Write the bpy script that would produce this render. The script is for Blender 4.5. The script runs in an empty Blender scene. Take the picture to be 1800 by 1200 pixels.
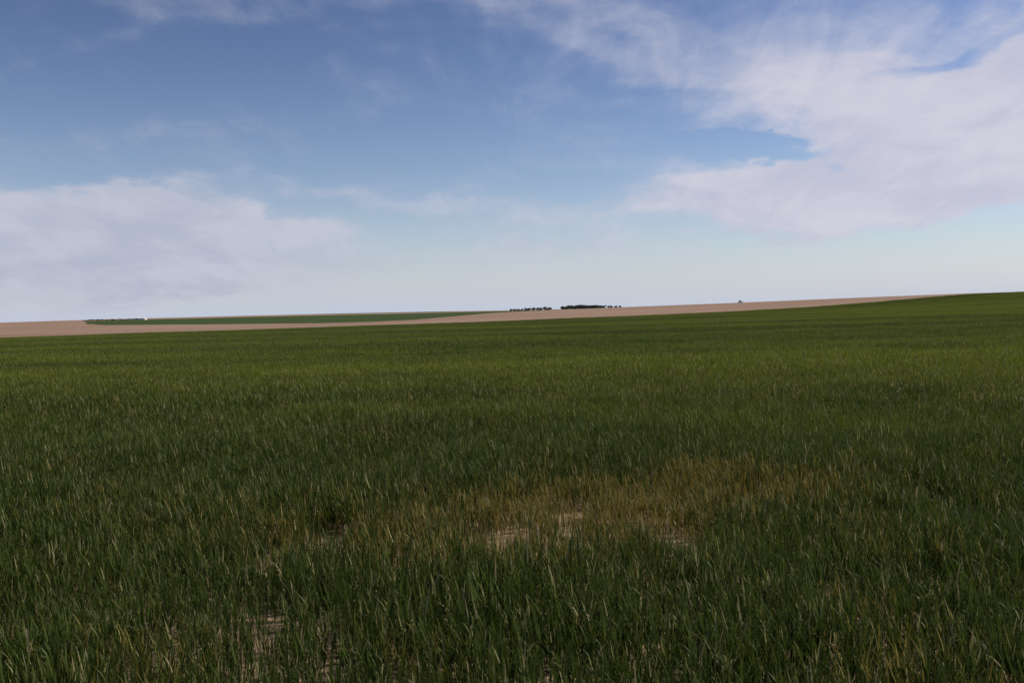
import bpy, math, random
import numpy as np
from mathutils import Matrix, Vector, noise as mn
random.seed(4); rng=np.random.default_rng(7)
S=bpy.context.scene
F=1559.0; EYE=1.7
# ------------------------------------------------ camera
cam=bpy.data.cameras.new("camera"); co=bpy.data.objects.new("camera",cam); S.collection.objects.link(co)
cam.sensor_width=36; cam.lens=36*F/1800; cam.clip_end=40000; cam.clip_start=0.05
PITCH=math.atan(52/F); ROLL=math.radians(1.3)
R=Matrix.Rotation(math.pi/2-PITCH,3,'X')@Matrix.Rotation(-ROLL,3,'Z')
co.matrix_world=Matrix.Translation((0,0,EYE))@R.to_4x4()
S.camera=co
def uv(px,py):
    d=R@Vector(((px-900)/F,(600-py)/F,-1)); return d.x/d.y,d.z/d.y
# ------------------------------------------------ node helpers
class NT:
    def __init__(s,nt): s.t=nt; s.n=nt.nodes; s.l=nt.links
    def put(s,inp,v):
        if hasattr(v,'is_linked') or isinstance(v,bpy.types.NodeSocket): s.l.new(v,inp)
        else: inp.default_value=v
    def m(s,op,a,b=0.0,c=None,clamp=False):
        n=s.n.new('ShaderNodeMath'); n.operation=op; n.use_clamp=clamp
        s.put(n.inputs[0],a); s.put(n.inputs[1],b)
        if c is not None: s.put(n.inputs[2],c)
        return n.outputs[0]
    def mr(s,v,a,b,c=0.0,d=1.0,smooth=True):
        n=s.n.new('ShaderNodeMapRange'); n.interpolation_type='SMOOTHSTEP' if smooth else 'LINEAR'
        s.put(n.inputs[0],v)
        for i,x in enumerate((a,b,c,d)): n.inputs[i+1].default_value=x
        return n.outputs[0]
    def mix(s,f,a,b,bt='MIX'):
        n=s.n.new('ShaderNodeMix'); n.data_type='RGBA'; n.blend_type=bt
        s.put(n.inputs[0],f); s.put(n.inputs[6],a if not isinstance(a,tuple) else (*a,1)); s.put(n.inputs[7],b if not isinstance(b,tuple) else (*b,1))
        return n.outputs[2]
    def noise(s,vec,scale,detail=4,rough=.55,dist=0):
        n=s.n.new('ShaderNodeTexNoise'); s.l.new(vec,n.inputs['Vector'])
        n.inputs['Scale'].default_value=scale; n.inputs['Detail'].default_value=detail
        n.inputs['Roughness'].default_value=rough; n.inputs['Distortion'].default_value=dist
        return n
    def mapv(s,vec,scale=(1,1,1),loc=(0,0,0),rot=(0,0,0)):
        n=s.n.new('ShaderNodeMapping'); s.l.new(vec,n.inputs[0]); n.inputs['Scale'].default_value=scale
        n.inputs['Location'].default_value=loc; n.inputs['Rotation'].default_value=rot; return n.outputs[0]
    def sep(s,v):
        n=s.n.new('ShaderNodeSeparateXYZ'); s.l.new(v,n.inputs[0]); return n.outputs
    def comb(s,x,y,z=0.0):
        n=s.n.new('ShaderNodeCombineXYZ'); s.put(n.inputs[0],x); s.put(n.inputs[1],y); s.put(n.inputs[2],z); return n.outputs[0]
    def ellipse(s,u,v,cx,cy,rx,ry,ang=0.0):
        c,sn=math.cos(ang),math.sin(ang)
        du=s.m('SUBTRACT',u,cx); dv=s.m('SUBTRACT',v,cy)
        a=s.m('ADD',s.m('MULTIPLY',du,c/rx),s.m('MULTIPLY',dv,sn/rx))
        b=s.m('ADD',s.m('MULTIPLY',du,-sn/ry),s.m('MULTIPLY',dv,c/ry))
        d=s.m('SQRT',s.m('ADD',s.m('MULTIPLY',a,a),s.m('MULTIPLY',b,b)))
        return s.mr(d,0.4,1.35,1,0)
# ------------------------------------------------ world
SUN_EL=52; SUN_AZ=76   # azimuth clockwise from +Y (view direction)
W=bpy.data.worlds.new("World"); S.world=W; W.use_nodes=True
W.node_tree.nodes.clear(); k=NT(W.node_tree)
sky=k.n.new('ShaderNodeTexSky'); sky.sky_type='NISHITA'; sky.sun_disc=False
sky.sun_elevation=math.radians(SUN_EL); sky.sun_rotation=math.radians(SUN_AZ)
sky.air_density=1.0; sky.dust_density=0.5; sky.ozone_density=2.0; sky.altitude=300
tc=k.n.new('ShaderNodeTexCoord').outputs['Generated']
x,y,z=k.sep(tc)
ya=k.m('ADD',k.m('ABSOLUTE',y),0.02)
zc=k.m('MAXIMUM',z,0.0)
# cloud-layer plane coordinates (perspective of a high cloud deck, softened toward the horizon)
zz=k.m('ADD',zc,0.28)
P=k.comb(k.m('DIVIDE',x,zz),k.m('DIVIDE',y,zz),0.0)
wn=k.noise(P,1.3,4,.55)
wr,wg,wb=k.sep(wn.outputs['Color'])
wn2=k.noise(P,5.0,7,.6); w2r,w2g,_=k.sep(wn2.outputs['Color'])
u=k.m('ADD',k.m('DIVIDE',x,ya),k.m('ADD',k.m('MULTIPLY',k.m('SUBTRACT',wr,.5),.12),k.m('MULTIPLY',k.m('SUBTRACT',w2r,.5),.17)))
v=k.m('ADD',k.m('DIVIDE',zc,ya),k.m('ADD',k.m('MULTIPLY',k.m('SUBTRACT',wg,.5),.05),k.m('MULTIPLY',k.m('SUBTRACT',w2g,.5),.085)))
E=[(1760,225,430,165,0,1.0),(1480,160,330,80,-12,.75),(1500,335,350,90,0,1.0),(1240,345,220,36,5,.65),(1340,395,140,42,0,.65),
   (1840,70,170,120,30,.8),(1060,80,380,80,-18,.32),(1430,25,360,65,-8,.36),(1100,120,260,30,-24,.22),(1000,20,260,35,-10,.2),
   (30,450,430,105,0,1.25),(310,375,180,52,-4,1.15),(490,398,110,24,-10,.8),(400,465,330,50,0,.8),(90,357,170,30,0,.6),
   (740,350,190,26,-4,.42),(520,322,170,22,0,.38),(960,410,150,50,0,.5),(980,460,300,40,0,.4),(420,5,320,50,0,.3),(190,250,260,30,4,.18),(1080,190,120,16,0,.2),
   (1330,262,150,22,-6,-1.1),(1700,395,150,26,8,-.65),(1640,105,170,20,18,-.5),(1480,430,200,20,0,-.35),(100,130,330,90,0,-.25)]
tot=None
for px,py,rx,ry,a,w in E:
    cu,cv=uv(px,py)
    e=k.m('MULTIPLY',k.ellipse(u,v,cu,cv,rx/F,ry/F,math.radians(a)),w)
    tot=e if tot is None else k.m('ADD',tot,e)
n1=k.noise(k.mapv(P,(1,1.2,1),rot=(0,0,.5)),2.6,7,.58,.5).outputs['Fac']
n2=k.noise(k.mapv(P,(1.6,.6,1),rot=(0,0,1.0)),5,7,.58,1.0).outputs['Fac']
nn=k.m('ADD',k.m('MULTIPLY',k.m('SUBTRACT',n1,.5),1.5),k.m('MULTIPLY',k.m('SUBTRACT',n2,.5),.85))
dens=k.mr(k.m('ADD',k.m('ADD',tot,nn),0.03),-0.1,1.45,0,.96)
# base sky tint
skyc=k.mix(1.0,sky.outputs[0],(0.09,0.088,0.094),'MULTIPLY')
gm_=k.n.new('ShaderNodeGamma'); k.l.new(skyc,gm_.inputs[0]); gm_.inputs[1].default_value=1.7
skyc=k.mix(1.0,gm_.outputs[0],(2.0,1.72,1.44),'MULTIPLY')
cloudcol=k.mix(k.mr(u,-.5,.55),(.53,.55,.65),(.65,.64,.74))
cloudcol=k.mix(k.mr(k.m('ADD',n1,k.m('MULTIPLY',k.m('SUBTRACT',n2,.5),.5)),.3,.68,.0,1),k.mix(1.0,cloudcol,(.84,.87,.92),'MULTIPLY'),cloudcol)
haze=k.m('POWER',2.718,k.m('MULTIPLY',zc,-9.0))
skyc=k.mix(k.m('MULTIPLY',haze,.95),skyc,(.53,.60,.73))
col=k.mix(dens,skyc,cloudcol)
bg=k.n.new('ShaderNodeBackground'); k.l.new(col,bg.inputs[0]); bg.inputs[1].default_value=1.0
# the physical sky is scaled inside the mix so clouds and sky share one Background
out=k.n.new('ShaderNodeOutputWorld'); k.l.new(bg.outputs[0],out.inputs[0])
# ------------------------------------------------ sun
sl=bpy.data.lights.new("sun",'SUN'); sl.energy=4.6; sl.angle=math.radians(.5); sl.color=(1,.93,.80)
so=bpy.data.objects.new("sun",sl); S.collection.objects.link(so)
el,az=math.radians(SUN_EL),math.radians(SUN_AZ)
sd=Vector((math.sin(az)*math.cos(el),math.cos(az)*math.cos(el),math.sin(el)))
so.rotation_euler=sd.to_track_quat('Z','Y').to_euler(); so.location=(20,10,30)
# ------------------------------------------------ terrain height
CROP=0.40
def row(yd,tab):   # (px, offset px above level horizon) -> x, z on the line y=yd
    return ([ (p-900)/F*yd for p,_ in tab],[EYE+o/F*yd for _,o in tab])
X180,Z180=row(180,[(-900,-26),(0,-24),(450,-19.5),(900,-14.5),(1150,-10),(1300,-6),(1420,-2),(1530,4),(1620,9.5),(1700,14),(1800,16.5),(2400,20)])
Z180=[zv-CROP for zv in Z180]
X400,Z400=row(400,[(-600,-9),(0,-9),(250,-10),(550,-12.5),(650,-12),(720,-10.5),(800,-5.5),(860,-1.5),(920,.8),(1000,2.4),(1150,4.6),(1300,7),(1500,11),(1620,13),(1700,14.2),(1800,15),(2400,16)])
X700,Z700=row(700,[(0,-5),(150,-5),(250,-5.5),(600,-8),(750,-5),(820,-2),(900,0),(2000,0)])
X1200,Z1200=row(1200,[(0,-2.5),(250,-2.5),(600,-4.),(750,-2),(900,0),(2000,1)])
X2500,Z2500=row(2500,[(0,0.5),(250,3.2),(450,3.8),(600,4.0),(750,3.6),(900,2.6),(2000,2)])
def s01(t): t=np.clip(t,0,1); return t*t*(3-2*t)
def H(x,y):
    x=np.asarray(x,float); y=np.asarray(y,float)
    a=np.interp(x,X180,Z180); b=np.interp(x,X400,Z400); c=np.interp(x,X700,Z700); d=np.interp(x,X1200,Z1200); e=np.interp(x,X2500,Z2500)
    t1=np.clip((y-4)/176,0,1); t1=t1**1.15
    h=a*t1
    h=h+(b-a)*np.clip((y-180)/220,0,1)**.9*(y>180)
    h=h+(c-b)*s01((y-400)/300)
    h=h+(d-c)*s01((y-700)/500)
    h=h+(e-d)*s01((y-1200)/1300)
    h=h-40*s01((y-2700)/6000)
    r=np.hypot(x,y)
    h=h+.05*np.sin(x*.11+1+y*.03)*np.sin(y*.15+x*.02)*np.clip((r-8)/20,0,1)*(y<175)
    return h
azs=np.concatenate([np.radians(np.arange(-50,50,.15)),np.radians(np.arange(50,310,4.0))])
rs=np.exp(np.arange(math.log(.4),math.log(14000),.0155))
AZ,RS=np.meshgrid(azs,rs); X=np.sin(AZ)*RS; Y=np.cos(AZ)*RS; Z=H(X,Y)
nr,nc=X.shape
V=np.stack([X,Y,Z],-1).reshape(-1,3); V=np.vstack([V,[[0,0,float(H(0,0))]]])
i,j=np.meshgrid(np.arange(nr-1),np.arange(nc),indexing='ij'); j2=(j+1)%nc
quads=np.stack([i*nc+j,i*nc+j2,(i+1)*nc+j2,(i+1)*nc+j],-1).reshape(-1,4)[:,::-1]
cen=len(V)-1; jj=np.arange(nc); tris=np.stack([np.full(nc,cen),(jj+1)%nc,jj],-1)
def fastmesh(name,V,polys):
    me=bpy.data.meshes.new(name); me.vertices.add(len(V)); me.vertices.foreach_set('co',np.asarray(V,np.float32).ravel())
    loops=np.concatenate([p.ravel() for p in polys]); tots=np.concatenate([np.full(len(p),p.shape[1]) for p in polys])
    st=np.concatenate([[0],np.cumsum(tots)[:-1]])
    me.loops.add(len(loops)); me.loops.foreach_set('vertex_index',loops.astype(np.int32))
    me.polygons.add(len(tots)); me.polygons.foreach_set('loop_start',st.astype(np.int32)); me.polygons.foreach_set('loop_total',tots.astype(np.int32))
    me.update(calc_edges=True); me.validate(); return me
gm=fastmesh("ground",V,[quads,tris])
gm.polygons.foreach_set('use_smooth',np.ones(len(gm.polygons),bool))
def pip(x,y,poly):
    ins=np.zeros(x.shape,bool); n=len(poly)
    for a in range(n):
        x1,y1=poly[a]; x2,y2=poly[(a+1)%n]
        c=((y1>y)!=(y2>y))&(x<(x2-x1)*(y-y1)/((y2-y1)+1e-9)+x1); ins^=c
    return ins
def W_(px,yd): return ((px-900)/F*yd,yd)
vx,vy=V[:,0],V[:,1]
crop=(vy<180).astype(float)
wedge=pip(vx,vy,[W_(150,800),W_(185,560),W_(330,440),(-150,430),(-75,405),(-45,412),(0,430),(120,600),(300,1900),W_(500,1800),W_(150,1700)])
strip=pip(vx,vy,[W_(500,2180),W_(770,2050),W_(900,2450),W_(500,2480)])
for nm,arr in (("crop",crop),("far_green",(wedge|strip).astype(float))):
    at=gm.attributes.new(nm,'FLOAT','POINT'); at.data.foreach_set('value',arr.astype(np.float32))
go=bpy.data.objects.new("ground",gm); S.collection.objects.link(go)
def newmat(n):
    m=bpy.data.materials.new(n); m.use_nodes=True; m.node_tree.nodes.clear(); return m,NT(m.node_tree)
def field_tint(k,pos):
    """slow colour variation of the crop over the field, shared by ground and blades"""
    a=k.noise(k.mapv(pos,(.2,1.0,0),rot=(0,0,.06)),.07,2,.5).outputs['Fac']
    a2=k.noise(k.mapv(pos,(.3,1.0,0),loc=(30,7,0),rot=(0,0,-.05)),.025,2,.5).outputs['Fac']
    b=k.noise(k.mapv(pos,(.5,1.0,0)),.5,3,.6).outputs['Fac']
    return k.mr(k.m('ADD',k.m('ADD',k.m('MULTIPLY',a,.45),k.m('MULTIPLY',a2,.3)),k.m('MULTIPLY',b,.25)),.42,.58)
m,k=newmat("field_soil")
pos=k.n.new('ShaderNodeNewGeometry').outputs['Position']
def attr(k,n):
    a=k.n.new('ShaderNodeAttribute'); a.attribute_name=n; return a.outputs['Fac']
sx,sy,sz=k.sep(pos)
nA=k.noise(pos,2.3,8,.68).outputs['Fac']; nB=k.noise(k.mapv(pos,(.01,.03,0)),1,4,.5).outputs['Fac']
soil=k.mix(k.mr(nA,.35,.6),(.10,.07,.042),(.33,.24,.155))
fallow=k.mix(k.mr(nB,.35,.65),(.215,.138,.096),(.27,.182,.132))
tint=field_tint(k,pos)
gcol=k.mix(tint,(.022,.036,.009),(.05,.07,.014))
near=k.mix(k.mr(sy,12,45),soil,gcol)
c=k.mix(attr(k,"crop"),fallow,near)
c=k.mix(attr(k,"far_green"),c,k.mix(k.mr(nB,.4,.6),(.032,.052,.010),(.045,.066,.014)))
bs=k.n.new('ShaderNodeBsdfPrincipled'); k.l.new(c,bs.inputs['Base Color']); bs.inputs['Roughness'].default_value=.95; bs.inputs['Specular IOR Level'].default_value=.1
bp=k.n.new('ShaderNodeBump'); bp.inputs['Strength'].default_value=.8; bp.inputs['Distance'].default_value=.06
k.l.new(k.noise(pos,12,7,.7).outputs['Fac'],bp.inputs['Height']); k.l.new(bp.outputs[0],bs.inputs['Normal'])
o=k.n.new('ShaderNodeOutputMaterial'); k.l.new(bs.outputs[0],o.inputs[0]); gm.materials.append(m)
# ------------------------------------------------ wheat material
YC=(1.25,7.3)
m,k=newmat("wheat_leaf"); wheat_mat=m
pos=k.n.new('ShaderNodeNewGeometry').outputs['Position']
sx,sy,sz=k.sep(pos); r=attr(k,"rnd"); t=attr(k,"tt")
tint=field_tint(k,pos)
base=k.mix(tint,(.030,.062,.007),(.135,.172,.016))
base=k.mix(k.mr(r,0,.35,.5,0),base,(.045,.098,.026))
base=k.mix(k.m('MULTIPLY',k.mr(t,.5,1),.35),base,(.17,.18,.033))
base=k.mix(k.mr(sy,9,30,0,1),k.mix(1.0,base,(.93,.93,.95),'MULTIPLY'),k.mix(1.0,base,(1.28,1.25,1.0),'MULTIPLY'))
dryn=k.noise(pos,.9,4,.6).outputs['Fac']
dryf=k.noise(pos,2.8,4,.6).outputs['Fac']
dw=k.m('ADD',sx,k.m('MULTIPLY',k.m('SUBTRACT',dryn,.5),2.6)); dy=k.m('ADD',sy,k.m('MULTIPLY',k.m('SUBTRACT',dryn,.5),3.4))
dry=k.m('MULTIPLY',k.ellipse(dw,dy,YC[0],YC[1],1.8,.95,.15),k.mr(dryf,.35,.6,.35,1.1))
dry2=k.m('MULTIPLY',k.ellipse(dw,dy,-.5,6.1,2.0,.9,0),k.mr(dryf,.35,.6,.3,1.1))
dryness=k.m('ADD',k.m('ADD',k.m('MULTIPLY',dry,.85),k.m('MULTIPLY',dry2,.5)),k.mr(dryn,.5,.7,0,.3))
thr=k.m('GREATER_THAN',dryness,r)
straw=k.mix(k.m('FRACT',k.m('MULTIPLY',r,17.3)),(.20,.135,.022),(.36,.27,.075))
base=k.mix(k.m('MULTIPLY',thr,.72),base,straw)
base=k.mix(k.m('GREATER_THAN',r,.968),base,(.32,.28,.13))
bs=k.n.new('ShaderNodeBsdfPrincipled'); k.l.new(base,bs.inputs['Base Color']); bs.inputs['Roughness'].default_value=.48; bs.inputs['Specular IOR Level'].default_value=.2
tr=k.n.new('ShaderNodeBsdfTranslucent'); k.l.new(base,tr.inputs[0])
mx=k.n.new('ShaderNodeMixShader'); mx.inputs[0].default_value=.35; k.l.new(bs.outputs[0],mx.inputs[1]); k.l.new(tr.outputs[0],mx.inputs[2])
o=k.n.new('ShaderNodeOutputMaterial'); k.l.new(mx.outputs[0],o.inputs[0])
# ------------------------------------------------ wheat clump meshes
def clump(name,n,half,leaves,seg,wid,hmin=.20,hmax=.32):
    Vs=[];Fs=[];Rn=[];Tt=[]
    def strip(p0,d0,d1,L,w,rn,t0,t1):
        b=len(Vs); side=Vector((-d1.y,d1.x,0)); 
        if side.length<1e-3: side=Vector((1,0,0))
        side.normalize(); side=(side+Vector((random.uniform(-.4,.4),random.uniform(-.4,.4),0))).normalized()
        p=p0.copy()
        for q in range(seg+1):
            f=q/seg; ww=w*(1-f**2.2)*.5+.0003
            Vs.append(p-side*ww); Vs.append(p+side*ww); Rn.extend((rn,rn)); tv=t0+(t1-t0)*f; Tt.extend((tv,tv))
            d=d0.lerp(d1,f).normalized(); p=p+d*(L/seg)
        for q in range(seg):
            a=b+q*2; Fs.append((a,a+1,a+3,a+2))
    for _ in range(n):
        x=random.uniform(-half,half); y=random.uniform(-half,half); h=random.uniform(hmin,hmax)
        lean=Vector((random.gauss(0,.11),random.gauss(0,.11),1)).normalized()
        p=Vector((x,y,0)); rn=random.random()
        strip(p,lean,(lean+Vector((random.gauss(0,.06),random.gauss(0,.06),0))).normalized(),h*.85,wid*.55,rn,0,.6)
        for l in range(leaves):
            f=.15+.7*(l+random.random()*.6)/leaves
            a=random.uniform(0,2*math.pi); out=Vector((math.cos(a),math.sin(a),0))
            d0=(lean*1.0+out*random.uniform(.15,.4)).normalized()
            droop=random.choice((.9,.6,.4,.0,1.2,1.6,2.0,2.4)); d1=(out*random.uniform(.3,.75)+Vector((0,0,droop))).normalized()
            L=random.uniform(.06,.14); r2=min(1,max(0,rn+random.uniform(-.25,.25))) if random.random()<.8 else random.random()
            strip(p+lean*h*f,d0,d1,L,wid*random.uniform(.7,1.2),r2,f,1)
    me=fastmesh(name,np.array([tuple(a) for a in Vs]),[np.array(Fs)])
    for nm,ar in (("rnd",Rn),("tt",Tt)):
        at=me.attributes.new(nm,'FLOAT','POINT'); at.data.foreach_set('value',np.array(ar,np.float32))
    me.materials.append(wheat_mat); return me
def srccol(name,meshes):
    c=bpy.data.collections.new(name)
    for a,me in enumerate(meshes):
        ob=bpy.data.objects.new(me.name,me); c.objects.link(ob)
    return c
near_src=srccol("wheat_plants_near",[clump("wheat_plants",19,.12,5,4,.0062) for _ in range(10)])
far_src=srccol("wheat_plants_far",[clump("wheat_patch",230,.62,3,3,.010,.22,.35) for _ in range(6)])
def scatter(name,pts,rot,scl,col):
    me=bpy.data.meshes.new(name); me.from_pydata(pts,[],[])
    at=me.attributes.new("rz",'FLOAT_VECTOR','POINT'); at.data.foreach_set('vector',np.array(rot,np.float32).ravel())
    at=me.attributes.new("sc",'FLOAT','POINT'); at.data.foreach_set('value',np.array(scl,np.float32))
    ob=bpy.data.objects.new(name,me); S.collection.objects.link(ob)
    ng=bpy.data.node_groups.new(name,'GeometryNodeTree')
    ng.interface.new_socket('Geometry',in_out='INPUT',socket_type='NodeSocketGeometry'); ng.interface.new_socket('Geometry',in_out='OUTPUT',socket_type='NodeSocketGeometry')
    N=ng.nodes;L=ng.links; gi=N.new('NodeGroupInput'); gout=N.new('NodeGroupOutput')
    ip=N.new('GeometryNodeInstanceOnPoints'); ci=N.new('GeometryNodeCollectionInfo'); ci.inputs[0].default_value=col; ci.inputs['Separate Children'].default_value=True; ci.inputs['Reset Children'].default_value=True
    L.new(gi.outputs[0],ip.inputs['Points']); L.new(ci.outputs[0],ip.inputs['Instance']); ip.inputs['Pick Instance'].default_value=True
    rv=N.new('FunctionNodeRandomValue'); rv.data_type='INT'; rv.inputs[4].default_value=0; rv.inputs[5].default_value=len(col.objects)-1; L.new(rv.outputs[2],ip.inputs['Instance Index'])
    ra=N.new('GeometryNodeInputNamedAttribute'); ra.data_type='FLOAT_VECTOR'; ra.inputs[0].default_value="rz"
    er=N.new('FunctionNodeEulerToRotation'); L.new(ra.outputs[0],er.inputs[0]); L.new(er.outputs[0],ip.inputs['Rotation'])
    sa=N.new('GeometryNodeInputNamedAttribute'); sa.data_type='FLOAT'; sa.inputs[0].default_value="sc"; L.new(sa.outputs[0],ip.inputs['Scale'])
    L.new(ip.outputs[0],gout.inputs[0])
    mod=ob.modifiers.new("scatter",'NODES'); mod.node_group=ng
    return ob
def nz(x,y,s,o=0): return mn.fractal(Vector((x*s+o,y*s,o)),1,2,3)
pts=[];rot=[];scl=[]
st=.14; RN=15
for a in np.arange(-13,13,st):
    for b in np.arange(-2.5,RN,st):
        x=a+random.uniform(-.08,.08); y=b+random.uniform(-.08,.08)
        if abs(x)>abs(y)*.7+2.5 or math.hypot(x,y)>RN: continue
        if math.hypot(x,y)<.5: continue
        dens=1.0; n=nz(x,y,1.3,3.1); n2=nz(x,y,2.6,7.7)
        e1=((x+.35)/1.3)**2+((y-6.3)/.7)**2; dens-=1.5*math.exp(-e1*1.1)*min(1,max(0,.45+n2*2.2))
        e3=((x-1.3)/1.6)**2+((y-7.3)/.7)**2; dens-=.9*math.exp(-e3)*min(1,max(0,.3+n2*2))
        e4=((x+1.35)/.5)**2+((y-4.7)/1.2)**2; dens-=.8*math.exp(-e4)*min(1,max(0,.1+n2*2))
        dens+=min(0,(n+.05)*.45+n2*.25)*(1 if y<9 else .4)
        if random.random()>dens: continue
        pts.append((x,y,float(H(x,y))-.005)); rot.append((random.gauss(0,.05),random.gauss(0,.05),random.uniform(0,6.28)))
        scl.append((.98+.3*nz(x,y,.5,9)+.15*n2+random.uniform(-.12,.12))*(.74+.26*min(1,max(.0,dens))))
scatter("wheat_crop",pts,rot,scl,near_src)
print("near",len(pts))
pts=[];rot=[];scl=[]
st=.86
ys=np.arange(8,179.6,st)
for b in ys:
    w=b*.68+9
    for a in np.arange(-w,w,st):
        x=a+random.uniform(-.3,.3); y=min(179.4,b+random.uniform(-.3,.3))
        if math.hypot(x,y)<RN-.2: continue
        pts.append([x,y,0]); rot.append((random.gauss(0,.03),random.gauss(0,.03),random.uniform(0,6.28)))
        scl.append(1.0+.3*nz(x*.3,y,.13,5)+.16*nz(x,y,.5,2))
P_=np.array(pts); P_[:,2]=H(P_[:,0],P_[:,1])-.005
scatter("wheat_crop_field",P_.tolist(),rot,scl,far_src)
print("far",len(pts))
# ------------------------------------------------ distant trees
def solid(n,c,rough=.8):
    m,k=newmat(n); pos=k.n.new('ShaderNodeNewGeometry').outputs['Position']
    cc=k.mix(k.noise(pos,.6,4,.6).outputs['Fac'],tuple(a*.75 for a in c),tuple(a*1.25 for a in c))
    bs=k.n.new('ShaderNodeBsdfPrincipled'); k.l.new(cc,bs.inputs['Base Color']); bs.inputs['Roughness'].default_value=rough
    o=k.n.new('ShaderNodeOutputMaterial'); k.l.new(bs.outputs[0],o.inputs[0]); return m
leafm=solid("tree_foliage",(.022,.036,.024)); bark=solid("tree_bark",(.08,.06,.045))
def grove(name,trees,leaf=.55):
    """trees: (x,y,height,width)"""
    Vs=[];Fs=[];mi=[]
    for (x,y,h,w) in trees:
        z=float(H(x,y)); b=len(Vs)
        for q in range(2):
            rr=(.22,.08)[q]*h/8; zz=z+(0,h*.8)[q]
            for s in range(6):
                Vs.append((x+rr*math.cos(s*1.047),y+rr*math.sin(s*1.047),zz))
        for s in range(6): Fs.append((b+s,b+(s+1)%6,b+6+(s+1)%6,b+6+s)); mi.append(1)
        for _l in range(5):   # limbs
            a=random.uniform(0,6.28); p0=Vector((x,y,z+h*random.uniform(.3,.6))); p1=p0+Vector((math.cos(a)*w*.35,math.sin(a)*w*.35,h*.2))
            b=len(Vs); Vs+= [tuple(p0+Vector((0,0,.1))),tuple(p0-Vector((0,0,.1))),tuple(p1-Vector((0,0,.03))),tuple(p1+Vector((0,0,.03)))]; Fs.append((b,b+1,b+2,b+3)); mi.append(1)
        lobes=[(random.gauss(0,.26)*w,random.gauss(0,.26)*w,random.uniform(.3,.85)*h,random.uniform(.18,.32)) for _ in range(9)]
        for _ in range(int(420)):
            lx,ly,lz,lr=random.choice(lobes); d=Vector((random.gauss(0,1),random.gauss(0,1),random.gauss(0,1))).normalized()*random.uniform(.5,1)
            p=Vector((x+lx+d.x*lr*w,y+ly+d.y*lr*w,z+min(h,lz+d.z*lr*h*.6)))
            if p.z<z+.12*h: continue
            a1=Vector((random.gauss(0,1),random.gauss(0,1),random.gauss(0,1))).normalized(); a2=a1.orthogonal().normalized()
            s=leaf*random.uniform(.5,1.1); b=len(Vs)
            Vs+= [tuple(p+a1*s),tuple(p+a2*s*.7),tuple(p-a1*s),tuple(p-a2*s*.7)]; Fs.append((b,b+1,b+2,b+3)); mi.append(0)
    me=bpy.data.meshes.new(name); me.from_pydata(Vs,[],Fs); me.materials.append(leafm); me.materials.append(bark)
    me.polygons.foreach_set('material_index',mi); ob=bpy.data.objects.new(name,me); S.collection.objects.link(ob); return ob
def tx(px,yd): return (px-900)/F*yd
T=[]
for p in np.arange(990,1064,2.4): T.append((tx(p,1500)+random.uniform(-1,1),1500+random.uniform(-12,12),random.uniform(8.,10.)*(1-.25*abs(p-1022)/42),random.uniform(6,8)))
grove("shelterbelt_trees",T,.9)
T=[]
for p in list(np.arange(925,970,4)): T.append((tx(p,1500)+random.uniform(-1,1),1500+random.uniform(-15,15),random.uniform(4.5,8.),random.uniform(5,7)))
for p in list(np.arange(900,925,6)): T.append((tx(p,1500),1500,random.uniform(4,5),5))
for p in (1070,1076,1084,1091): T.append((tx(p,1500),1500,random.uniform(6,7.5),5))
grove("farmyard_trees",T,.7)
grove("lone_tree",[(tx(1301,1200),1200,8.6,6.5)])
T=[]
for p in np.arange(150,236,4.0): T.append((tx(p,1720)+random.uniform(-2,2),1720+random.uniform(-5,5),random.uniform(1.6,3.4),random.uniform(5,8)))
grove("hedgerow",T,.5)
# ------------------------------------------------ white farm shed
bx,by=tx(246,1700),1700.; bz=float(H(bx,by))
E_=bpy.data.objects.new("white_farm_shed",None); S.collection.objects.link(E_); E_.location=(bx,by,bz-.1)
def part(name,Vs,Fs,mat,loc=(0,0,0)):
    me=bpy.data.meshes.new(name); me.from_pydata(Vs,[],Fs); me.materials.append(mat); ob=bpy.data.objects.new(name,me); S.collection.objects.link(ob); ob.parent=E_; ob.location=loc; return ob
def box(w,d,h): return [(-w/2,-d/2,0),(w/2,-d/2,0),(w/2,d/2,0),(-w/2,d/2,0),(-w/2,-d/2,h),(w/2,-d/2,h),(w/2,d/2,h),(-w/2,d/2,h)],[(0,3,2,1),(4,5,6,7),(0,1,5,4),(1,2,6,5),(2,3,7,6),(3,0,4,7)]
white=solid("white_cladding",(.8,.8,.78),.5); roofm=solid("metal_roof",(.7,.7,.7),.4); dark=solid("door_paint",(.2,.22,.24))
w,d,h,g=26,11,3.6,1.8
part("walls",[(-w/2,-d/2,0),(w/2,-d/2,0),(w/2,d/2,0),(-w/2,d/2,0),(-w/2,-d/2,h),(w/2,-d/2,h),(w/2,d/2,h),(-w/2,d/2,h),(-w/2,0,h+g),(w/2,0,h+g)],
     [(0,1,5,4),(2,3,7,6),(1,2,6,9,5),(3,0,4,8,7)],white)
w2=w+.8;d2=d+.8;
part("roof",[(-w2/2,-d2/2,h-.05),(w2/2,-d2/2,h-.05),(w2/2,0,h+g+.08),(-w2/2,0,h+g+.08),(w2/2,d2/2,h-.05),(-w2/2,d2/2,h-.05)],[(0,1,2,3),(3,2,4,5)],roofm)
part("door",*box(3.6,.1,2.8),dark,(-3,-d/2-.06,0)); part("window_1",*box(1.2,.08,.9),dark,(4,-d/2-.05,1.3)); part("window_2",*box(1.2,.08,.9),dark,(7,-d/2-.05,1.3))
S.view_settings.view_transform='Standard'; S.view_settings.look='None'; S.view_settings.exposure=0
